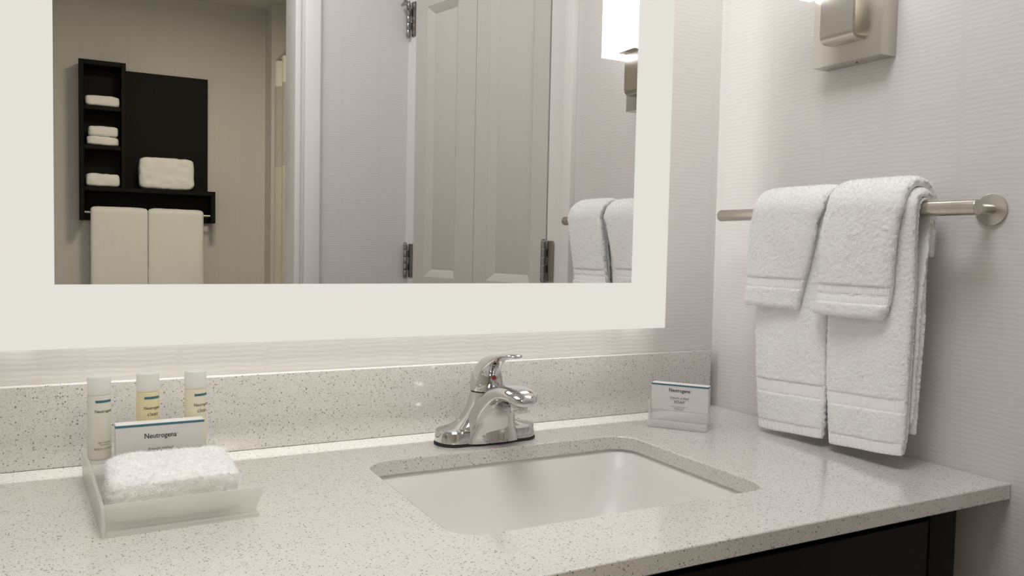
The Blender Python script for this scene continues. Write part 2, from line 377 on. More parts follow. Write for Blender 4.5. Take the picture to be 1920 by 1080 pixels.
# ------------------------------------------------------------------ sink
sink = thing('undermount_sink', (-.506, -.297, -.17), 'white porcelain rectangular sink set under the worktop', 'sink')
def rr(off, z, r): return [(x, y, z) for x, y in rrect(hx0 - off, hx1 + off, hy0 - off, hy1 + off, r, 10)]
mb = MB(); mb.loft([rr(.03, -T - .0005, .05), rr(.005, -T - .0005, .038), rr(.004, -T - .003, .038), rr(.000, -.028, .04), rr(-.008, -.05, .046), rr(-.020, -.085, .058), rr(-.032, -.112, .066), rr(-.046, -.130, .070), rr(-.066, -.142, .068), rr(-.09, -.147, .05), rr(-.125, -.150, .02)], cap0=False)
mb.loft([rr(.03, -T - .0005, .05), rr(.03, -.030, .05), rr(.012, -.034, .05), rr(.002, -.06, .055), rr(-.012, -.10, .06), rr(-.04, -.145, .07), rr(-.09, -.164, .05)], cap0=False)
mb.build('basin', 'porcelain', sink, 60)
dr = MB().lathe([(.0, .0045), (.012, .0045), (.020, .004), (.0215, .002), (.0215, 0)][::-1], (-.506, -.297, -.1505), 32); dr.build('drain', 'chrome', sink)

# ------------------------------------------------------------------ faucet
FX, FY = -.512, -.094
fa = thing('faucet', (FX, FY, 0), 'chrome single-lever faucet behind the sink', 'faucet')
def oblong(hl, hw, z, cx=0, cy=0, n=14, sx=1):
    pts = []
    for side in (0, 1):
        for k in range(n + 1):
            a = math.radians(-90 + 180 * k / n + 180 * side); ox = (hl - hw) * (1 if side == 0 else -1)
            pts.append((FX + cx + ox + hw * math.cos(a), FY + cy + hw * math.sin(a), z))
    return pts
MB().loft([oblong(.0795, .0285, .0003), oblong(.0795, .0285, .0035)]).build('base_gasket', 'gasket', fa)
# deck plate sweeping up into the post
rings = [oblong(.078, .0275, .0036), oblong(.079, .0285, .006), oblong(.0775, .027, .0195), oblong(.076, .0255, .0215), oblong(.072, .0225, .0228), oblong(.060, .0222, .0245), oblong(.048, .0225, .029), oblong(.039, .0225, .0365), oblong(.0325, .0226, .046), oblong(.028, .0228, .057), oblong(.0255, .0230, .066), oblong(.0240, .0232, .0735)]
MB().loft(rings).build('body', 'chrome', fa, 28)
# spout: sections swept forward
def section(w, z, tilt, hu, hv, p=2.4, n=36, lift=0):
    """section centred at forward distance w, height z; 'tilt' degrees from horizontal plane (0) to facing forward (90)"""
    t = math.radians(tilt); pts = []
    for k in range(n):
        a = 2 * math.pi * k / n; ca, sa = math.cos(a), math.sin(a)
        u = hu * math.copysign(abs(ca) ** (2 / p), ca); v = hv * math.copysign(abs(sa) ** (2 / p), sa)
        pts.append((FX + u, FY - w + v * math.cos(t), z + v * math.sin(t)))
    return pts
rings = [section(.010, .0037, 0, .046, .0255, 3.0), section(.011, .012, 4, .044, .0245, 3.0), section(.015, .025, 12, .038, .0255, 2.8), section(.022, .040, 28, .0325, .026, 2.6),
         section(.035, .057, 46, .0285, .0225, 2.5), section(.055, .0725, 62, .0262, .0180, 2.5), section(.077, .0815, 76, .0258, .0135, 2.5), section(.097, .0838, 90, .0250, .0112, 2.5), section(.112, .0815, 102, .0225, .0095, 2.4), section(.122, .0775, 110, .0165, .0072, 2.2), section(.1265, .0750, 112, .0075, .0035, 2.0)]
MB().loft(rings).build('spout', 'chrome', fa, 60)
MB().cyl((FX, FY - .101, .076), (FX, FY - .101, .0605), .0122, 28, .0012).build('aerator', 'chrome', fa)
# handle: dome and lever
MB().cyl((FX, FY, .0737), (FX, FY, .0752), .0222, 36).build('handle_joint', 'gasket', fa)
def hsec(w, z, tilt, hu, hv): return section(w, z, tilt, hu, hv, 2.1, 36)
rings = [hsec(0, .0754, 0, .0236, .0234), hsec(0, .0775, 0, .0243, .0242), hsec(.000, .086, 2, .0240, .0243), hsec(.001, .096, 8, .0225, .0236), hsec(.005, .1055, 22, .0195, .0205), hsec(.014, .114, 42, .0160, .0150), hsec(.028, .1215, 58, .0125, .0090), hsec(.044, .1275, 66, .0110, .0052), hsec(.060, .1320, 74, .0120, .0038), hsec(.074, .1345, 82, .0135, .0034), hsec(.086, .1355, 92, .0125, .0030), hsec(.093, .1350, 100, .0085, .0024), hsec(.0955, .1345, 100, .003, .001)]
hd = MB().loft(rings).build('handle', 'chrome', fa, 60)
dt = MB().cyl((FX, FY - .0215, .0955), (FX, FY - .0252, .0968), .0037, 20, .0006).build('hot_cold_dot', 'red_dot', hd); dt['label'] = 'red temperature dot'

# ------------------------------------------------------------------ vanity cabinet
cab = thing('vanity_cabinet', (-.5, -.3, FL), 'dark brown vanity cabinet under the quartz worktop', 'cabinet')
MB().box(-.082, -.062, -.51, -.02, FL, -T - .001).build('side_panel', 'espresso_wood', cab)
MB().box(XL + .01, XL + .03, -.51, -.02, FL, -T - .001).build('side_panel', 'espresso_wood', cab)
MB().box(-.113, -.062, -.53, -.511, FL, -T - .001, .001).build('stile', 'espresso_wood', cab)
MB().box(XL + .01, -.114, -.528, -.511, -.036, -T - .001).build('top_rail', 'espresso_wood', cab)
for k in range(3):
    x1 = -.119 - k * .545
    dfr = MB().box(x1 - .54, x1, -.532, -.513, -.70, -.040, .0015).build('door_front', 'espresso_wood', cab)
MB().box(XL + .03, -.083, -.50, -.03, FL + .1, FL + .115).build('bottom_panel', 'espresso_wood', cab)

# ------------------------------------------------------------------ lettering
def text_geom(s, size, align='CENTER', bold=0.0, squeeze=1.0, res=3):
    cu = bpy.data.curves.new('t', 'FONT'); cu.body = s; cu.size = size; cu.align_x = align; cu.resolution_u = res; cu.offset = bold
    o = bpy.data.objects.new('t', cu); col.objects.link(o); dg = bpy.context.evaluated_depsgraph_get()
    me = bpy.data.meshes.new_from_object(o.evaluated_get(dg)); bpy.data.objects.remove(o); bpy.data.curves.remove(cu)
    bm = bmesh.new(); bm.from_mesh(me); bmesh.ops.triangulate(bm, faces=bm.faces[:])
    L = size * .12
    for _ in range(2):
        long = [e_ for e_ in bm.edges if e_.calc_length() > L * 1.6]
        if long: bmesh.ops.subdivide_edges(bm, edges=long, cuts=1)
        bmesh.ops.triangulate(bm, faces=[f for f in bm.faces if len(f.verts) > 3])
    bm.verts.index_update()
    v = [(p.co.x * squeeze, p.co.y) for p in bm.verts]; f = [[q.index for q in fc.verts] for fc in bm.faces]; bm.free(); bpy.data.meshes.remove(me)
    return v, f
def brand(width):
    """the serif word mark: letters plus slab feet, scaled to a width"""
    v, f = text_geom('Neutrogena', 1.0, 'LEFT', .012, 1.0)
    x = [p[0] for p in v]; x0, x1 = min(x), max(x); k = width / (x1 - x0)
    v = [((p[0] - (x0 + x1) / 2) * k, p[1] * k * 1.12) for p in v]
    def bar(xa, xb, ya, yb):
        n = len(v); v.extend([(xa, ya), (xb, ya), (xb, yb), (xa, yb)]); f.append([n, n + 1, n + 2, n + 3])
    # serifs on the capital N
    hN = max(p[1] for p in v); w0 = -width / 2; th = width * .008
    bar(w0 - width * .022, w0 + width * .04, hN - th, hN); bar(w0 - width * .022, w0 + width * .04, 0, th); bar(w0 + width * .075, w0 + width * .135, hN - th, hN)
    # registered mark
    n = 10; c0 = (width / 2 + width * .03, hN * .62); r = width * .014
    b0 = len(v); v.extend([(c0[0] + r * math.cos(2 * math.pi * i / n), c0[1] + r * math.sin(2 * math.pi * i / n)) for i in range(n)]); f.append(list(range(b0, b0 + n)))
    return v, f
def text_plane(geom, origin, ux, uy, off=.0):
    o, ux, uy = Vector(origin), Vector(ux), Vector(uy); n = ux.cross(uy)
    return [tuple(o + ux * p[0] + uy * p[1] + n * off) for p in geom[0]], geom[1]
def text_cyl(geom, c, r, ang0, z):
    """wrap on an upright cylinder; ang0 measured from -Y towards +X"""
    out = []
    for x, y in geom[0]:
        a = ang0 + x / r; out.append((c[0] + r * math.sin(a), c[1] - r * math.cos(a), z + y))
    return out, geom[1]

# ------------------------------------------------------------------ amenity tray
tray = thing('amenity_tray', (-.95, -.2, 0), 'frosted acrylic amenity tray holding bottles, boxed soap and a washcloth', 'tray')
def plate(pts, axis_off, th):
    """thin plate from a polygon (list of 3D points) thickened along axis_off"""
    n = len(pts); o = Vector(axis_off).normalized() * th; a = [tuple(p) for p in pts]; b_ = [tuple(Vector(p) + o) for p in pts]
    return MB().loft([a, b_])
plate([(-1.0335, -.088, .0005), (-1.0175, -.3095, .0005), (-.8745, -.3035, .0005), (-.8855, -.088, .0005)], (0, 0, 1), .0033).build('floor_panel', 'acrylic', tray)
plate([(-1.0310, -.088, .0040), (-1.0262, -.158, .0040), (-.8905, -.158, .0040), (-.8905, -.088, .0040)], (0, 0, 1), .0266).build('riser', 'acrylic', tray)
plate([(-1.0370, -.087, .0005), (-1.0213, -.3105, .0005), (-1.0220, -.3070, .030), (-1.0300, -.19, .036), (-1.0385, -.087, .0385)], (1, 0, 0), .0030).build('side_panel', 'acrylic', tray)
plate([(-.886, -.087, .0040), (-.886, -.165, .0040), (-.886, -.165, .030), (-.8885, -.087, .037)], (-1, 0, 0), .0032).build('side_panel', 'acrylic', tray)
pts = [(-1.0195, -.300, .0045), (-.8805, -.298, .0045), (-.8775, -.299, .0065), (-.8765, -.2995, .010), (-.8705, -.304, .031), (-1.0215, -.306, .031)]
plate(pts, (0, 1, -.1), .0032).build('front_lip', 'acrylic', tray)

# bottles
def bottle(x, y, z, h, liquid, lines, label, ang, body_mat_cap='frosted_cap'):
    t = thing('toiletry_bottle', (x, y, z), label, 'bottle'); r = .0126; hb = h * .775
    MB().lathe([(.0095, 0), (r - .001, .0006), (r, .002), (r, hb - .0015), (r - .0006, hb - .0004), (r - .0012, hb)], (x, y, z), 44).build('bottle_body', liquid, t)
    MB().lathe([(r - .0012, hb + .0002), (r - .0002, hb + .0006), (r, hb + .0015), (r + .0001, h - .003), (r - .0004, h - .001), (r - .002, h)], (x, y, z), 44).build('cap', body_mat_cap, t)
    mb = MB(); a0, a1 = ang - .75, ang + .75; zb0, zb1 = hb - .0082, hb - .0054; n = 16; rr_ = r + .00015
    pv = [(x + rr_ * math.sin(a0 + (a1 - a0) * k / n), y - rr_ * math.cos(a0 + (a1 - a0) * k / n), z + zz) for zz in (zb0, zb1) for k in range(n + 1)]
    mb.add(pv, [(k, k + 1, k + n + 2, k + n + 1) for k in range(n)]); mb.build('printed_band', 'teal_print', t)
    for geom, zz, mat in lines:
        v, f = text_cyl(geom, (x, y), r + .0002, ang, z + zz); MB().add(v, f).build('lettering', mat, t)
    return t
w_b = .0200
small = .0030
bl = lambda hb: [(brand(w_b), hb - .0195, 'black_print')]
H = .0965; hb = H * .775
rule = ([(-.0072, 0), (.0072, 0), (.0072, .0003), (-.0072, .0003)], [(0, 1, 2, 3)])
bottle(-1.0195, -.116, .0310, H, 'lotion', bl(hb) + [(text_geom('light sesame', .0030), .0200, 'brown_print'), (text_geom('formula', .0030), .0172, 'brown_print'), (rule, .0158, 'brown_print'), (text_geom('BODY LOTION', .0033), .0122, 'black_print')], 'milky white lotion bottle standing on the frosted tray beside the boxed soap', .42)
clean = text_geom('clean', .0066, squeeze=.95)
bottle(-.9682, -.116, .0310, H + .001, 'yellow_wash', bl(hb) + [(clean, hb - .0272, 'black_print')], 'deepest yellow toiletry bottle, between the white lotion and the pale yellow bottle', .38)
bottle(-.9155, -.116, .0310, H + .001, 'pale_yellow_wash', bl(hb) + [(clean, hb - .0272, 'black_print')], 'pale yellow toiletry bottle, farthest of three from the white lotion', .55)

# boxed soaps
def soap_box(c, ux, w, h, d, z, label, lines):
    """c = middle of the front bottom edge, ux = unit vector along the front"""
    t = thing('soap_box', (c[0], c[1], z), label, 'soap box')
    ux = Vector((*ux, 0)).normalized(); uz = Vector((0, 0, 1)); n = ux.cross(uz)      # n points out of the front
    o = Vector((c[0], c[1], z))
    b0 = MB().box(-w / 2, w / 2, -d, 0, 0, h, .0006, 1)
    b0.xform(lambda a, b_, c_: tuple(o + ux * a + n * b_ + uz * c_)).build('carton', 'card', t)
    b1 = MB().box(-w / 2 - .0001, w / 2 + .0001, -d * .6, .00025, h - .0030, h - .0004)
    b1.xform(lambda a, b_, c_: tuple(o + ux * a + n * b_ + uz * c_)).build('printed_band', 'teal_print', t)
    b2 = MB().box(-w / 2 + .0004, w / 2 - .0004, -d + .0004, -.0006, h, h + .0002)
    b2.xform(lambda a, b_, c_: tuple(o + ux * a + n * b_ + uz * c_)).build('top_flap', 'card_light', t)
    for geom, zz, mat in lines:
        v, f = text_plane(geom, o + uz * zz, ux, uz, .0003); MB().add(v, f).build('lettering', mat, t)
    return t
def rules(w, th=.00025): return ([(-w / 2, 0), (w / 2, 0), (w / 2, th), (-w / 2, th)], [(0, 1, 2, 3)])
def fine_print(w, y):
    v, f = [], []; x = -w / 2
    while x < w / 2:
        l = random.uniform(.0008, .0022); k = len(v); v += [(x, y), (min(x + l, w / 2), y), (min(x + l, w / 2), y + .0005), (x, y + .0005)]; f.append((k, k + 1, k + 2, k + 3)); x += l + .0004
    return v, f
def box_lines(h, w): 
    return [(brand(w * .37), h * .715, 'black_print'), (text_geom('french milled', w * .060, squeeze=1.05), h * .455, 'grey_print'), (rules(w * .335), h * .415, 'grey_print'), (text_geom('SOAP', w * .062, squeeze=1.25), h * .30, 'black_print'),
            (fine_print(w * .28, 0), h * .165, 'grey_print'), (fine_print(w * .19, 0), h * .105, 'grey_print'), (fine_print(w * .13, 0), h * .06, 'grey_print')]
hbx = .0435
l1 = [(brand(.034), .0265, 'black_print'), (text_geom('french milled', .0048, squeeze=1.05), .0125, 'grey_print'), (text_geom('SOAP', .005, squeeze=1.2), .006, 'black_print')]
soap_box((-.957, -.1505), (1, .02), .0945, hbx, .0175, .0310, 'white boxed soap with teal edge standing between the bottles and washcloth', l1)
u2 = Vector((.055, -.072)).normalized()
stand = thing('soap_stand', (-.18, -.13, 0), 'small clear acrylic stand under the boxed soap by the right wall', 'stand')
nv = Vector((-u2.y, u2.x)); nv = nv if nv.x > 0 else -nv     # pointing to the corner behind the box
mid = Vector((-.2025, -.151))
def sbox(a0, a1, b0, b1, z0, z1, bev=.0008):
    t = MB().box(a0, a1, b0, b1, z0, z1, bev); return t.xform(lambda a, b_, c_: (mid.x + u2.x * a + nv.x * b_, mid.y + u2.y * a + nv.y * b_, c_))
sbox(-.047, .047, .0, .044, .0004, .0034).build('floor_panel', 'clear_acrylic', stand)
sbox(-.045, .045, .0145, .0425, .0036, .0262).build('riser', 'clear_acrylic', stand)
sbox(-.0495, -.0465, .010, .044, .0036, .040).build('side_panel', 'clear_acrylic', stand)
sbox(-.047, .047, .0, .003, .0036, .0125).build('front_lip', 'clear_acrylic', stand)
cc = mid + nv * .016
soap_box((cc.x, cc.y), (u2.x, u2.y), .0915, .0435, .0175, .0264, 'white boxed soap with teal edge on a clear stand near the corner', box_lines(.0435, .0915))

# ------------------------------------------------------------------ towels
def fnoise(p, scale, seed): return noise.noise(Vector((p[0] * scale + seed, p[1] * scale - seed, p[2] * scale + seed * .5)))
def pile(name, parent, verts, faces, density, length, width, mat='terry_loops', mask=None, droop=.25):
    """short terry loops over a surface (uncountable): one part"""
    v = np.asarray(verts); q = np.asarray([f for f in faces if len(f) == 4])
    a, b_, c_, d_ = v[q[:, 0]], v[q[:, 1]], v[q[:, 2]], v[q[:, 3]]
    n = np.cross(c_ - a, d_ - b_); ar = np.linalg.norm(n, axis=1) / 2; n = n / (2 * ar[:, None] + 1e-12)
    w = ar.copy()
    if mask is not None: w = w * mask((a + c_) / 2, n)
    cnt = int(w.sum() * density)
    idx = rng.choice(len(q), cnt, p=w / w.sum()); s_, t_ = rng.random(cnt)[:, None], rng.random(cnt)[:, None]
    p = (a[idx] * (1 - s_) + b_[idx] * s_) * (1 - t_) + (d_[idx] * (1 - s_) + c_[idx] * s_) * t_
    nrm = n[idx]; cl_ = np.zeros((cnt, 3))
    for _ in range(7):
        kv = rng.normal(0, 1, 3); kv *= 2 * math.pi / rng.uniform(.004, .008) / np.linalg.norm(kv); cl_ += np.sin(p @ kv + rng.uniform(0, 6.3))[:, None] * rng.normal(0, .45, 3)
    dirn = nrm + cl_ + rng.normal(0, .35, (cnt, 3)) + np.array([0, 0, -droop]); dirn /= np.linalg.norm(dirn, axis=1)[:, None]
    side = np.cross(dirn, rng.normal(0, 1, (cnt, 3))); side /= np.linalg.norm(side, axis=1)[:, None] + 1e-9
    L = length * rng.uniform(.6, 1.2, (cnt, 1)); p0 = p - nrm * .0004
    tri = np.stack([p0 - side * width / 2, p0 + side * width / 2, p0 + dirn * L], 1).reshape(-1, 3)
    me = bpy.data.meshes.new(name); me.vertices.add(cnt * 3); me.vertices.foreach_set('co', tri.ravel().astype(np.float32))
    me.loops.add(cnt * 3); me.loops.foreach_set('vertex_index', np.arange(cnt * 3, dtype=np.int32))
    me.polygons.add(cnt); me.polygons.foreach_set('loop_start', np.arange(0, cnt * 3, 3, dtype=np.int32))
    me.update(calc_edges=True)
    o = link_mesh(name, me, mat, parent); o['kind'] = 'stuff'; return o

BX, BZ = -.067, .3455
def lerp_pts(tab, x):
    xs = [p[0] for p in tab]; return [float(np.interp(x, xs, [p[k] for p in tab])) for k in range(1, len(tab[0]))]
def conv(z):
    t = min(1, max(0, (BZ - z) / .13)); return .0085 * t * t * (3 - 2 * t)
def drape(name, parent, R, half, zf, zk, edges, ds=.0018, dv=.0018, seed=1.0, wav=.0018, sag=None, band=(), back_edges=None, half_fn=None, fine=.0013, tilt=0.0):
    """cloth over the bar: front hangs to zf, back to zk. edges: table (z, y_near_corner, y_near_room) for the front"""
    path = []
    nf = max(3, int((BZ - zf) / ds))
    for k in range(nf): path.append((BX - R, zf + (BZ - zf) * k / nf, -1, 0, 0))
    na = max(8, int(math.pi * R / ds))
    for k in range(na + 1):
        a = math.pi - math.pi * k / na; path.append((BX + R * math.cos(a), BZ + R * math.sin(a), math.cos(a), math.sin(a), 1))
    nb = max(3, int((BZ - zk) / ds))
    for k in range(1, nb + 1): path.append((BX + R, BZ - (BZ - zk) * k / nb, 1, 0, 2))
    S = len(path); nvs = int((abs(edges[-1][2] - edges[-1][1])) / dv)
    outer, inner = [], []
    for i, (x, z, nx, nz_, reg) in enumerate(path):
        y0, y1 = lerp_pts(edges if reg != 2 or not back_edges else back_edges, z if reg != 1 else BZ + .001)
        if reg == 1 and back_edges:
            t = (nx + 1) / 2; e0 = lerp_pts(edges, BZ + .001); e1 = lerp_pts(back_edges, BZ + .001); y0 = e0[0] * (1 - t) + e1[0] * t; y1 = e0[1] * (1 - t) + e1[1] * t
        endf = min(1.0, (i + .001) / 4.0, (S - 1 - i + .001) / 4.0); endf = math.sqrt(max(0, 1 - (1 - endf) ** 2))
        ro, ri = [], []
        for j in range(nvs + 1):
            v = -1 + 2 * j / nvs; hh = half * (max(0, 1 - abs(v) ** 8)) ** .5 * endf
            if half_fn and reg == 0: hh *= half_fn(z)
            y = y0 + (y1 - y0) * (v + 1) / 2
            dep = 0 if reg != 0 else min(1, (BZ - z) / .05)
            wv = wav * fnoise((y, z * .35, 0), 22, seed) * dep + (sag(y, z) if sag and reg == 0 else 0)
            fn_ = fine * fnoise((x, y, z), 360, seed)
            cx_ = conv(z) * (1 if reg == 0 else -1 if reg == 2 else 0); zt_ = tilt * (v + 1) / 2 * (BZ - z) / (BZ - zf) if reg == 0 else 0
            ro.append((x + cx_ + nx * (hh + fn_) + nx * wv, y + fine * 1.5 * fnoise((x + 3, y, z), 300, seed) * (1 if abs(v) > .98 else 0), z + zt_ + nz_ * (hh + fn_)))
            hi_ = half * (max(0, 1 - abs(v) ** 40)) ** .5 * endf
            ri.append((x + cx_ - nx * hi_ + nx * wv, y, z + zt_ - nz_ * hi_))
        outer.append(ro); inner.append(ri)
    n = nvs + 1; verts = [p for r in outer for p in r] + [p for r in inner for p in r]; faces = []; off = S * n
    for i in range(S - 1):
        for j in range(nvs):
            a = i * n + j; faces.append((a, a + n, a + n + 1, a + 1)); faces.append((off + a, off + a + 1, off + a + n + 1, off + a + n))
        for j in (0, nvs):
            a = i * n + j; q = (a, off + a, off + a + n, a + n); faces.append(q if j == 0 else q[::-1])
    for i in (0, S - 1):
        for j in range(nvs):
            a = i * n + j; q = (a, a + 1, off + a + 1, off + a); faces.append(q if i == 0 else q[::-1])
    me = MB().add(verts, faces).mesh(name); o = link_mesh(name, me, 'terry', parent, 180)
    # recalculated winding for the pile
    of = [tuple(f) for f in faces if all(k < off for k in f)]
    vv = np.asarray(verts); q = np.asarray(of[:1]); 
    bands = []
    for (za, zb, proud, rib, nm) in band:
        mbv, mbf = [], []; zs = np.linspace(za, zb, max(3, int((zb - za) / .0015))); ys = None
        rows = []
        for iz_, z in enumerate(zs):
            y0, y1 = lerp_pts(edges, z); m_ = int(abs(y1 - y0) / .0011); m_ = rows and len(rows[0]) - 1 or m_
            row = []
            for j in range(m_ + 1):
                y = y0 + (y1 - y0) * (.008 + .984 * j / m_)
                dep = min(1, (BZ - z) / .05); wv = wav * fnoise((y, z * .35, 0), 22, seed) * dep + (sag(y, z) if sag else 0)
                hh = half * (half_fn(z) if half_fn else 1) * (max(0, 1 - abs(-1 + 2 * (.008 + .984 * j / m_)) ** 8)) ** .5
                rr_ = rib * (.5 + .5 * math.sin(2 * math.pi * j / m_ * abs(y1 - y0) / (.0085 if nm == 'hem' else .0044)))
                prof = proud * math.sin(math.pi * (iz_ + .5) / len(zs)) ** .35
                row.append((BX - R + conv(z) - hh - prof - rr_ * (1 if 0 < iz_ < len(zs) - 1 else 0) - wv, y, z + tilt * (.008 + .984 * j / m_) * (BZ - z) / (BZ - zf)))
            rows.append(row)
        m_ = len(rows[0]); mbv = [p for r in rows for p in r]
        mbf = [(i * m_ + j, (i + 1) * m_ + j, (i + 1) * m_ + j + 1, i * m_ + j + 1) for i in range(len(rows) - 1) for j in range(m_ - 1)]
        MB().add(mbv, mbf).build(nm, 'woven', parent, 180)
    return o, verts, of
def outward(verts, faces):
    """orient quads away from the bar axis"""
    v = np.asarray(verts); out = []
    q = np.asarray(faces); a, b_, c_, d_ = v[q[:, 0]], v[q[:, 1]], v[q[:, 2]], v[q[:, 3]]
    n = np.cross(c_ - a, d_ - b_); ctr = (a + c_) / 2; ref = np.zeros_like(ctr); ref[:, 0] = np.where(ctr[:, 2] > BZ, ctr[:, 0] - BX, np.sign(ctr[:, 0] - BX)); ref[:, 2] = np.where(ctr[:, 2] > BZ, ctr[:, 2] - BZ, 0)
    flip = (n * ref).sum(1) < 0
    return [tuple(f[::-1]) if fl else tuple(f) for f, fl in zip(faces, flip)]
DENS = 0.65e6
def in_band(bands):
    def mask(c, n):
        z = c[:, 2]; m_ = np.ones(len(z))
        for (za, zb) in bands: m_ *= ~((z > za) & (z < zb) & (c[:, 0] < BX))
        m_ *= np.where(c[:, 0] > BX + .004, .35, 1.0)
        return m_
    return mask

RB = .0097
# towel nearest the mirror wall
ta = thing('hand_towel', (BX, -.26, .006), 'white hand towel on the bar, the one nearer the lit mirror', 'towel', None)
bA = [(.0660, .0850, .0004, .0008, 'woven_band'), (.0065, .0215, .0005, .0012, 'hem')]
ed = [(.006, -.2050, -.3305), (.03, -.2015, -.3325), (.078, -.1960, -.3330), (.11, -.1930, -.3325), (.19, -.1880, -.3310), (.30, -.1900, -.3380), (.38, -.194, -.3430)]
sagA = lambda y, z: .004 * math.exp(-((y + .245) / .03) ** 2) * min(1, max(0, (.30 - z) / .2))
hf = lambda z: .72 if .065 < z < .086 or z < .022 else 1.0
o, v, f = drape('towel_cloth', ta, RB + .0085, .0078, .006, .05, ed, seed=2.3, sag=sagA, band=bA, half_fn=hf, tilt=.0075, back_edges=[(.0, -.19, -.33), (.4, -.194, -.343)])
pile('terry_pile', ta, v, outward(v, f), DENS, .0025, .0006, mask=in_band([(.065, .0895), (-1, .026)]))
# towel nearer the room: a front fold over an inner fold
tb = thing('hand_towel', (BX, -.41, .012), 'white hand towel on the bar, the one nearer the wall flange', 'towel', None)
ed = [(.011, -.3465, -.4640), (.03, -.3440, -.4655), (.078, -.3390, -.4665), (.11, -.3365, -.4670), (.19, -.3350, -.4690), (.30, -.3408, -.4715), (.38, -.3460, -.4760)]
bB = [(.0700, .0875, .0004, .0008, 'woven_band'), (.0115, .0275, .0005, .0012, 'hem')]
hf = lambda z: .72 if .069 < z < .0885 or z < .028 else 1.0
sagB = lambda y, z: .003 * math.exp(-((y + .43) / .03) ** 2) * min(1, max(0, (.30 - z) / .2))
o, v, f = drape('front_fold', tb, RB + .0128, .0068, .011, .045, ed, seed=5.1, sag=sagB, band=bB, half_fn=hf, tilt=.009, back_edges=[(.0, -.345, -.456), (.05, -.345, -.462), (.2, -.345, -.468), (.3, -.346, -.463), (.4, -.347, -.474)])
pile('terry_pile', tb, v, outward(v, f), DENS, .0025, .0006, mask=in_band([(.069, .093), (-1, .033)]))
ed = [(.020, -.350, -.4600), (.05, -.349, -.4640), (.2, -.348, -.4660), (.30, -.349, -.4690), (.38, -.349, -.4740)]
hf2 = lambda z: .7 if z < .034 else 1.0
o, v, f = drape('inner_fold', tb, RB + .0030, .0028, .020, .06, ed, seed=8.7, half_fn=hf2, wav=0, back_edges=[(.0, -.35, -.462), (.4, -.349, -.474)])
pile('terry_pile', tb, v, outward(v, f), DENS * .5, .0020, .0004)
# washcloths over the towels
wa = thing('washcloth', (BX, -.26, .2), 'small white washcloth draped over the towel nearer the lit mirror', 'washcloth', None)
ed = [(.200, -.1830, -.2870), (.215, -.1835, -.2905), (.2435, -.1860, -.2990), (.273, -.1875, -.3095), (.31, -.1900, -.3205), (.335, -.1950, -.3255), (.355, -.2010, -.3410), (.40, -.2030, -.3440)]
hw = lambda z: .62 if .2310 < z < .2460 else (1.12 if z < .231 else 1.0)
sagW = lambda y, z: .006 * math.exp(-((y + .225) / .035) ** 2) * min(1, max(0, (.34 - z) / .12))
o, v, f = drape('washcloth_fabric', wa, RB + .0235, .0068, .2005, .27, ed, seed=11.2, sag=sagW, half_fn=hw, wav=.003, band=[(.2320, .2450, .0003, .0009, 'woven_band')], back_edges=[(.2, -.203, -.34), (.4, -.203, -.344)])
pile('terry_pile', wa, v, outward(v, f), DENS, .0027, .0006, mask=in_band([(.2315, .2455)]))
wb = thing('washcloth', (BX, -.40, .197), 'small white washcloth with a thick rolled edge draped over the towel nearer the flange', 'washcloth', None)
ed = [(.197, -.3250, -.4370), (.212, -.3235, -.4455), (.2165, -.3255, -.4450), (.2466, -.3307, -.4500), (.266, -.3326, -.4515), (.30, -.3335, -.4560), (.334, -.3400, -.4610), (.352, -.3470, -.4680), (.40, -.3500, -.4720)]
hw = lambda z: .60 if .2165 < z < .2420 else (1.30 if z <= .2165 else 1.0)
sagW = lambda y, z: .005 * math.exp(-((y + .37) / .04) ** 2) * min(1, max(0, (.34 - z) / .12)) + (.003 if z < .2165 else 0)
o, v, f = drape('washcloth_fabric', wb, RB + .0272, .0072, .198, .283, ed, seed=14.9, sag=sagW, half_fn=hw, wav=.0025, band=[(.2305, .2412, .0004, .0010, 'woven_band'), (.2175, .2275, .0004, .0010, 'woven_band')], back_edges=[(.2, -.35, -.455), (.29, -.35, -.462), (.33, -.35, -.460), (.4, -.35, -.472)])
pile('terry_pile', wb, v, outward(v, f), DENS, .0027, .0006, mask=in_band([(.217, .2420)]))

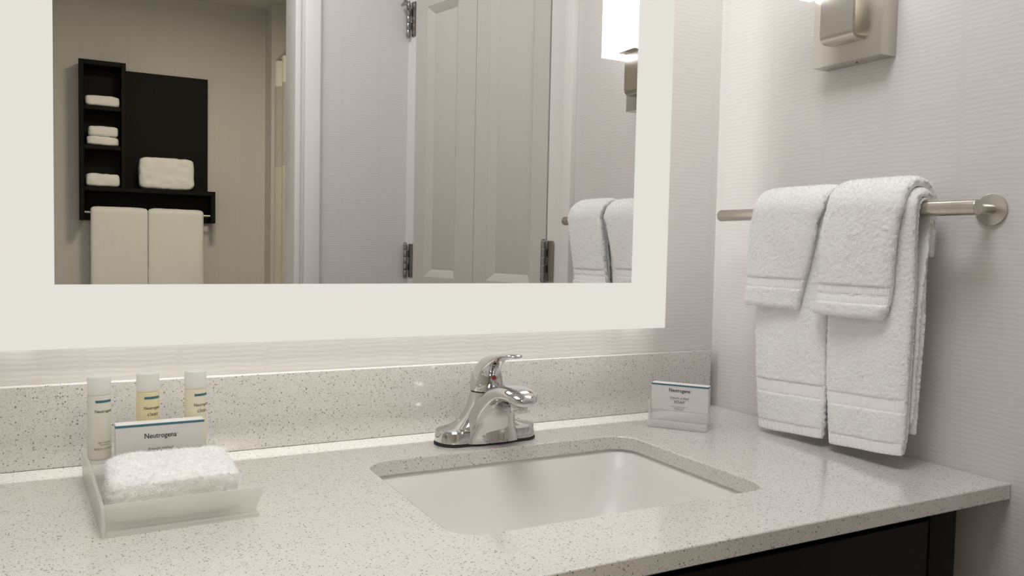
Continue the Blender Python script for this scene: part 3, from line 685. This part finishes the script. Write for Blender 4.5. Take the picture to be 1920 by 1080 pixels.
# folded cloth solids
def soft_block(name, parent, c, half, px, layers=1, seed=1.0, amp=.002, res=.004, mat='terry', fine=.0008, taper=0.0):
    """rounded folded block built on a box grid; layers adds fold grooves round the sides"""
    hx, hy, hz = half; verts = {}; vl = []; faces = []
    nx, ny, nz_ = [max(4, int(2 * h / res)) for h in half]
    def shape(u, v, w):
        p = px; L = (abs(u) ** p + abs(v) ** p + abs(w) ** p) ** (1 / p); k = 1 / max(L, 1e-6) * max(abs(u), abs(v), abs(w))
        q = 1.0
        if layers > 1:
            g = abs(math.sin(math.pi * layers * (w + 1) / 2)); q = 1 - .035 * (1 - g) ** 3 * max(abs(u), abs(v))
        x, y, z = u * k * hx * q * (1 - taper * (w + 1) / 2), v * k * hy * q * (1 - taper * (w + 1) / 2), w * k * hz
        pt = (c[0] + x, c[1] + y, c[2] + z)
        nz1 = amp * fnoise(pt, 30, seed) + fine * fnoise(pt, 350, seed)
        n = Vector((u * abs(u) ** 3 / hx, v * abs(v) ** 3 / hy, w * abs(w) ** 3 / hz)); n = n.normalized() if n.length else n
        zz = pt[2] + n.z * nz1
        return (pt[0] + n.x * nz1, pt[1] + n.y * nz1, max(zz, c[2] - hz))
    def vid(i, j, k):
        key = (i, j, k)
        if key not in verts: verts[key] = len(vl); vl.append(shape(-1 + 2 * i / nx, -1 + 2 * j / ny, -1 + 2 * k / nz_))
        return verts[key]
    for i in range(nx):
        for j in range(ny):
            faces.append((vid(i, j, 0), vid(i, j + 1, 0), vid(i + 1, j + 1, 0), vid(i + 1, j, 0))); faces.append((vid(i, j, nz_), vid(i + 1, j, nz_), vid(i + 1, j + 1, nz_), vid(i, j + 1, nz_)))
    for i in range(nx):
        for k in range(nz_):
            faces.append((vid(i, 0, k), vid(i + 1, 0, k), vid(i + 1, 0, k + 1), vid(i, 0, k + 1))); faces.append((vid(i, ny, k), vid(i, ny, k + 1), vid(i + 1, ny, k + 1), vid(i + 1, ny, k)))
    for j in range(ny):
        for k in range(nz_):
            faces.append((vid(0, j, k), vid(0, j, k + 1), vid(0, j + 1, k + 1), vid(0, j + 1, k))); faces.append((vid(nx, j, k), vid(nx, j + 1, k), vid(nx, j + 1, k + 1), vid(nx, j, k + 1)))
    o = MB().add(vl, faces).build(name, mat, parent, 180)
    return o, vl, faces
fw = thing('folded_washcloth', (-.95, -.23, .0045), 'thick white washcloth folded flat in the frosted tray', 'washcloth')
o, v, f = soft_block('folded_fabric', fw, (-.9530, -.2285, .0265), (.0640, .0615, .022), 9, 2, 3.3, .0025, .0025, taper=.03, fine=.0020)
pile('terry_pile', fw, v, f, 0.7e6, .0034, .0006, mask=lambda c, n: (n[:, 2] > -.5).astype(float), droop=.1)

# ------------------------------------------------------------------ towel bar
tbar = thing('towel_bar', (BX, -.31, BZ), 'brushed nickel towel bar on the right wall', 'towel bar')
MB().cyl((BX, -.0875, BZ), (BX, -.5415, BZ), RB, 40, .0012).build('bar', 'nickel_bar', tbar)
for yy in (-.5175,):
    MB().cyl((BX + RB - .001, yy, BZ), (-.0035, yy, BZ), .0072, 28).build('post', 'nickel', tbar)
    MB().cyl((-.0045, yy, BZ), (-.0003, yy, BZ), .0205, 44, .0008).build('flange', 'nickel', tbar)

# ------------------------------------------------------------------ wall lamp
sc_ = thing('wall_sconce', (-.02, -.305, .569), 'brushed nickel wall lamp with a glowing white glass shade', 'wall lamp')
MB().box(-.033, -.0003, -.3655, -.2435, .5695, .80, .0006).build('back_plate', 'nickel', sc_)
# U bracket: flat strap with a rounded lower end
ya, yb = -.337, -.279
prof = [(-.0335, .596), (-.047, .596)] + [(-.047 - .0125 * math.sin(math.radians(a)), .6085 - .0125 * math.cos(math.radians(a))) for a in (15, 30, 45, 60, 75, 90)] + [(-.0595, .690), (-.0545, .690), (-.0545, .6095), (-.0515, .603), (-.046, .6010), (-.0335, .6010)]
MB().loft([[(x, ya, z) for x, z in prof], [(x, yb, z) for x, z in prof]]).build('bracket', 'nickel', sc_, 40)
sh = MB(); y0, y1, x0, x1, z0, z1 = -.3715, -.2330, -.0930, -.0340, .6745, .985
th = .004
for b6 in ((x0, x0 + th, y0, y1, z0, z1), (x1 - th, x1, y0, y1, z0, z1), (x0 + th, x1 - th, y0, y0 + th, z0, z1), (x0 + th, x1 - th, y1 - th, y1, z0, z1)): sh.box(*b6)
sh.build('shade', 'lamp_glass', sc_, 30)
MB().box(x0 + th + .0005, x1 - th - .0005, ya, yb, z0 + .004, z0 + .010).build('shade_holder', 'nickel', sc_)
MB().cyl((-.0165, -.312, .5697), (-.0165, -.312, .5685), .0014, 12).build('set_screw', 'gasket', sc_)

# ------------------------------------------------------------------ ceiling lamp above the vanity floor space
cl = thing('ceiling_light', (-.85, -.72, CE - .05), 'square flush ceiling light panel above the vanity', 'ceiling light')
MB().box(-1.15, -.55, -1.02, -.42, CE - .048, CE - .016, .004).build('diffuser', 'ceiling_glass', cl)
MB().box(-1.17, -.53, -1.04, -.40, CE - .0155, CE - .0005, .002).build('rim', 'nickel', cl)
area_light('ceiling_lamp', (-.85, -.72, CE - .050), (0, 0, -1), .58, .58, CEILING_W, (.975, .985, 1))
cl2 = thing('ceiling_light', (-.48, -2.45, CE - .06), 'round flush ceiling light in the toilet room facing the black shelf', 'ceiling light')
MB().lathe([(.10, 0), (.13, .004), (.145, .02), (.15, .045)], (-.48, -2.45, CE - .060), 40).build('diffuser', 'ceiling_glass', cl2, 40)
MB().lathe([(.155, 0), (.158, .003), (.158, .0148)], (-.48, -2.45, CE - .015), 40).build('rim', 'nickel', cl2)
area_light('toilet_room_lamp', (-.48, -2.45, CE - .062), (0, 0, -1), .28, .28, TOILET_W, (1, .89, .66))

# ------------------------------------------------------------------ far wall: dark shelf unit with towels
YS, YW = -3.62, -3.7495
shf = thing('wall_shelf', (-.72, -3.68, .374), 'black wooden wall shelf with cubbies, ledge and towel rail', 'shelf')
def sb(nm, *a): return MB().box(*a, .0015, 1).build(nm, 'black_wood', shf)
sb('upright', -1.042, -1.018, YW, YS, .374, 1.178); sb('upright', -.849, -.827, YW, YS, .5455, 1.178)
sb('top_board', -1.0179, -.8491, YW, YS, 1.154, 1.178)
for z in (.931, .733): sb('shelf_board', -1.0179, -.8491, YW, YS, z, z + .021)
sb('ledge', -1.0179, -.391, YW, YS, .523, .5454)
sb('back_panel', -1.0179, -.8491, YW, YW + .012, .5455, 1.1539)
sb('back_panel', -.8269, -.4165, YW, YW + .018, .5455, 1.160)
sb('lower_panel', -1.0179, -.414, YW, YW + .018, .376, .5229)
sb('bracket_end', -.4139, -.391, YW, YS, .376, .5229)
rod = MB().cyl((-1.0178, YS - .03, .415), (-.4142, YS - .03, .415), .006, 16).build('towel_rail', 'nickel', shf)
def stack(label, x0, x1, z0, z1, layers, group=None, y=YS - .058, hy=.056, px=6, seed=1.0):
    t = thing('folded_towel', ((x0 + x1) / 2, y, z0), label, 'towel', group)
    soft_block('folded_fabric', t, ((x0 + x1) / 2, y, (z0 + z1) / 2), ((x1 - x0) / 2, hy, (z1 - z0) / 2), px, layers, seed, .004, .006, fine=.0012); return t
stack('folded white towel alone in the top cubby of the black shelf', -1.013, -.856, .9525, 1.006, 1, seed=1.5)
stack('folded white towel in the middle cubby, lying on another', -1.000, -.863, .8005, .852, 1, seed=2.5)
stack('folded white towel in the middle cubby, lying under another', -1.007, -.862, .7545, .8000, 1, seed=3.5)
stack('folded white towel alone in the lowest cubby of the black shelf', -1.012, -.856, .546, .612, 1, seed=4.5)
stack('large rolled white towel on the open ledge of the black shelf', -.765, -.497, .546, .712, 1, seed=5.5, px=7)
BX2 = BX
def hang(label, x0, x1, seed):
    t = thing('bath_towel', ((x0 + x1) / 2, YS + .0, -.14), label, 'towel')
    mb = []; yc = YS - .03; zc = .415; R = .017; h = .014; path = []
    for k in range(40): path.append((R, -.14 + (zc + .14) * k / 40, 1, 0))
    for k in range(13): a = math.pi * k / 12; path.append((R * math.cos(a), zc + R * math.sin(a), math.cos(a), math.sin(a)))
    for k in range(1, 31): path.append((-R, zc - (zc + .05) * k / 30, -1, 0))
    n = 40; outer = []; inner = []
    for i, (dy, z, ny, nz_) in enumerate(path):
        endf = min(1, (i + .01) / 3, (len(path) - 1 - i + .01) / 3)
        for j in range(n + 1):
            v = -1 + 2 * j / n; hh = h * max(0, 1 - abs(v) ** 8) ** .5 * endf; x = x0 + (x1 - x0) * j / n
            wv = .004 * fnoise((x, z * .3, 0), 14, seed) + .0012 * fnoise((x, dy, z), 160, seed)
            outer.append((x, yc + dy + ny * (hh + wv), z + nz_ * (hh + .5 * wv))); inner.append((x, yc + dy - ny * hh * .9, z - nz_ * hh * .9))
    S = len(path); m_ = n + 1; off = S * m_; fs = []
    for i in range(S - 1):
        for j in range(n):
            a = i * m_ + j; fs += [(a, a + m_, a + m_ + 1, a + 1), (off + a, off + a + 1, off + a + m_ + 1, off + a + m_)]
        for j in (0, n): a = i * m_ + j; fs.append((a, off + a, off + a + m_, a + m_))
    for i in (0, S - 1):
        for j in range(n): a = i * m_ + j; fs.append((a, a + 1, off + a + 1, off + a))
    MB().add(outer + inner, fs).build('towel_cloth', 'terry', t, 180)
hang('white bath towel on the black shelf rail, under the cubbies', -.991, -.7245, 21.0)
hang('white bath towel on the black shelf rail, under the rolled towel', -.7225, -.450, 24.0)

# ------------------------------------------------------------------ shower curtain
sw = thing('shower_curtain', (-.08, -3.0, FL + .1), 'off-white shower curtain with a sheer upper window and waffle weave', 'curtain')
def curtain_part(nm, z0, z1, mat, nz_=6):
    ys = np.linspace(-3.545, -2.3, 160); mb = MB(); rings = []
    front = [[(-.075 + .022 * math.sin(2 * math.pi * y / .145) + .004 * math.sin(y * 61), y, z) for y in ys] for z in np.linspace(z0, z1, nz_)]
    m_ = len(ys); v = [p for r in front for p in r]; k = len(v); v += [(p[0] + .0015, p[1], p[2]) for p in v]
    fs = []
    for i in range(nz_ - 1):
        for j in range(m_ - 1): a = i * m_ + j; fs += [(a, a + 1, a + m_ + 1, a + m_), (k + a, k + a + m_, k + a + m_ + 1, k + a + 1)]
        for j in (0, m_ - 1): a = i * m_ + j; fs.append((a, a + m_, k + a + m_, k + a))
    for i in (0, nz_ - 1):
        for j in range(m_ - 1): a = i * m_ + j; fs.append((a, k + a, k + a + 1, a + 1))
    mb.add(v, fs); mb.build(nm, mat, sw, 60)
curtain_part('header', 1.122, 1.258, 'curtain_header'); curtain_part('sheer_window', .688, 1.1215, 'curtain_sheer'); curtain_part('waffle_panel', FL + .1, .6875, 'curtain_waffle', 12)
rd = MB().cyl((-.075, -3.579, 1.275), (-.075, -1.441, 1.275), .0125, 20).build('curtain_rod', 'chrome'); tag(rd, 'chrome shower curtain rod above the off-white curtain', 'rod')
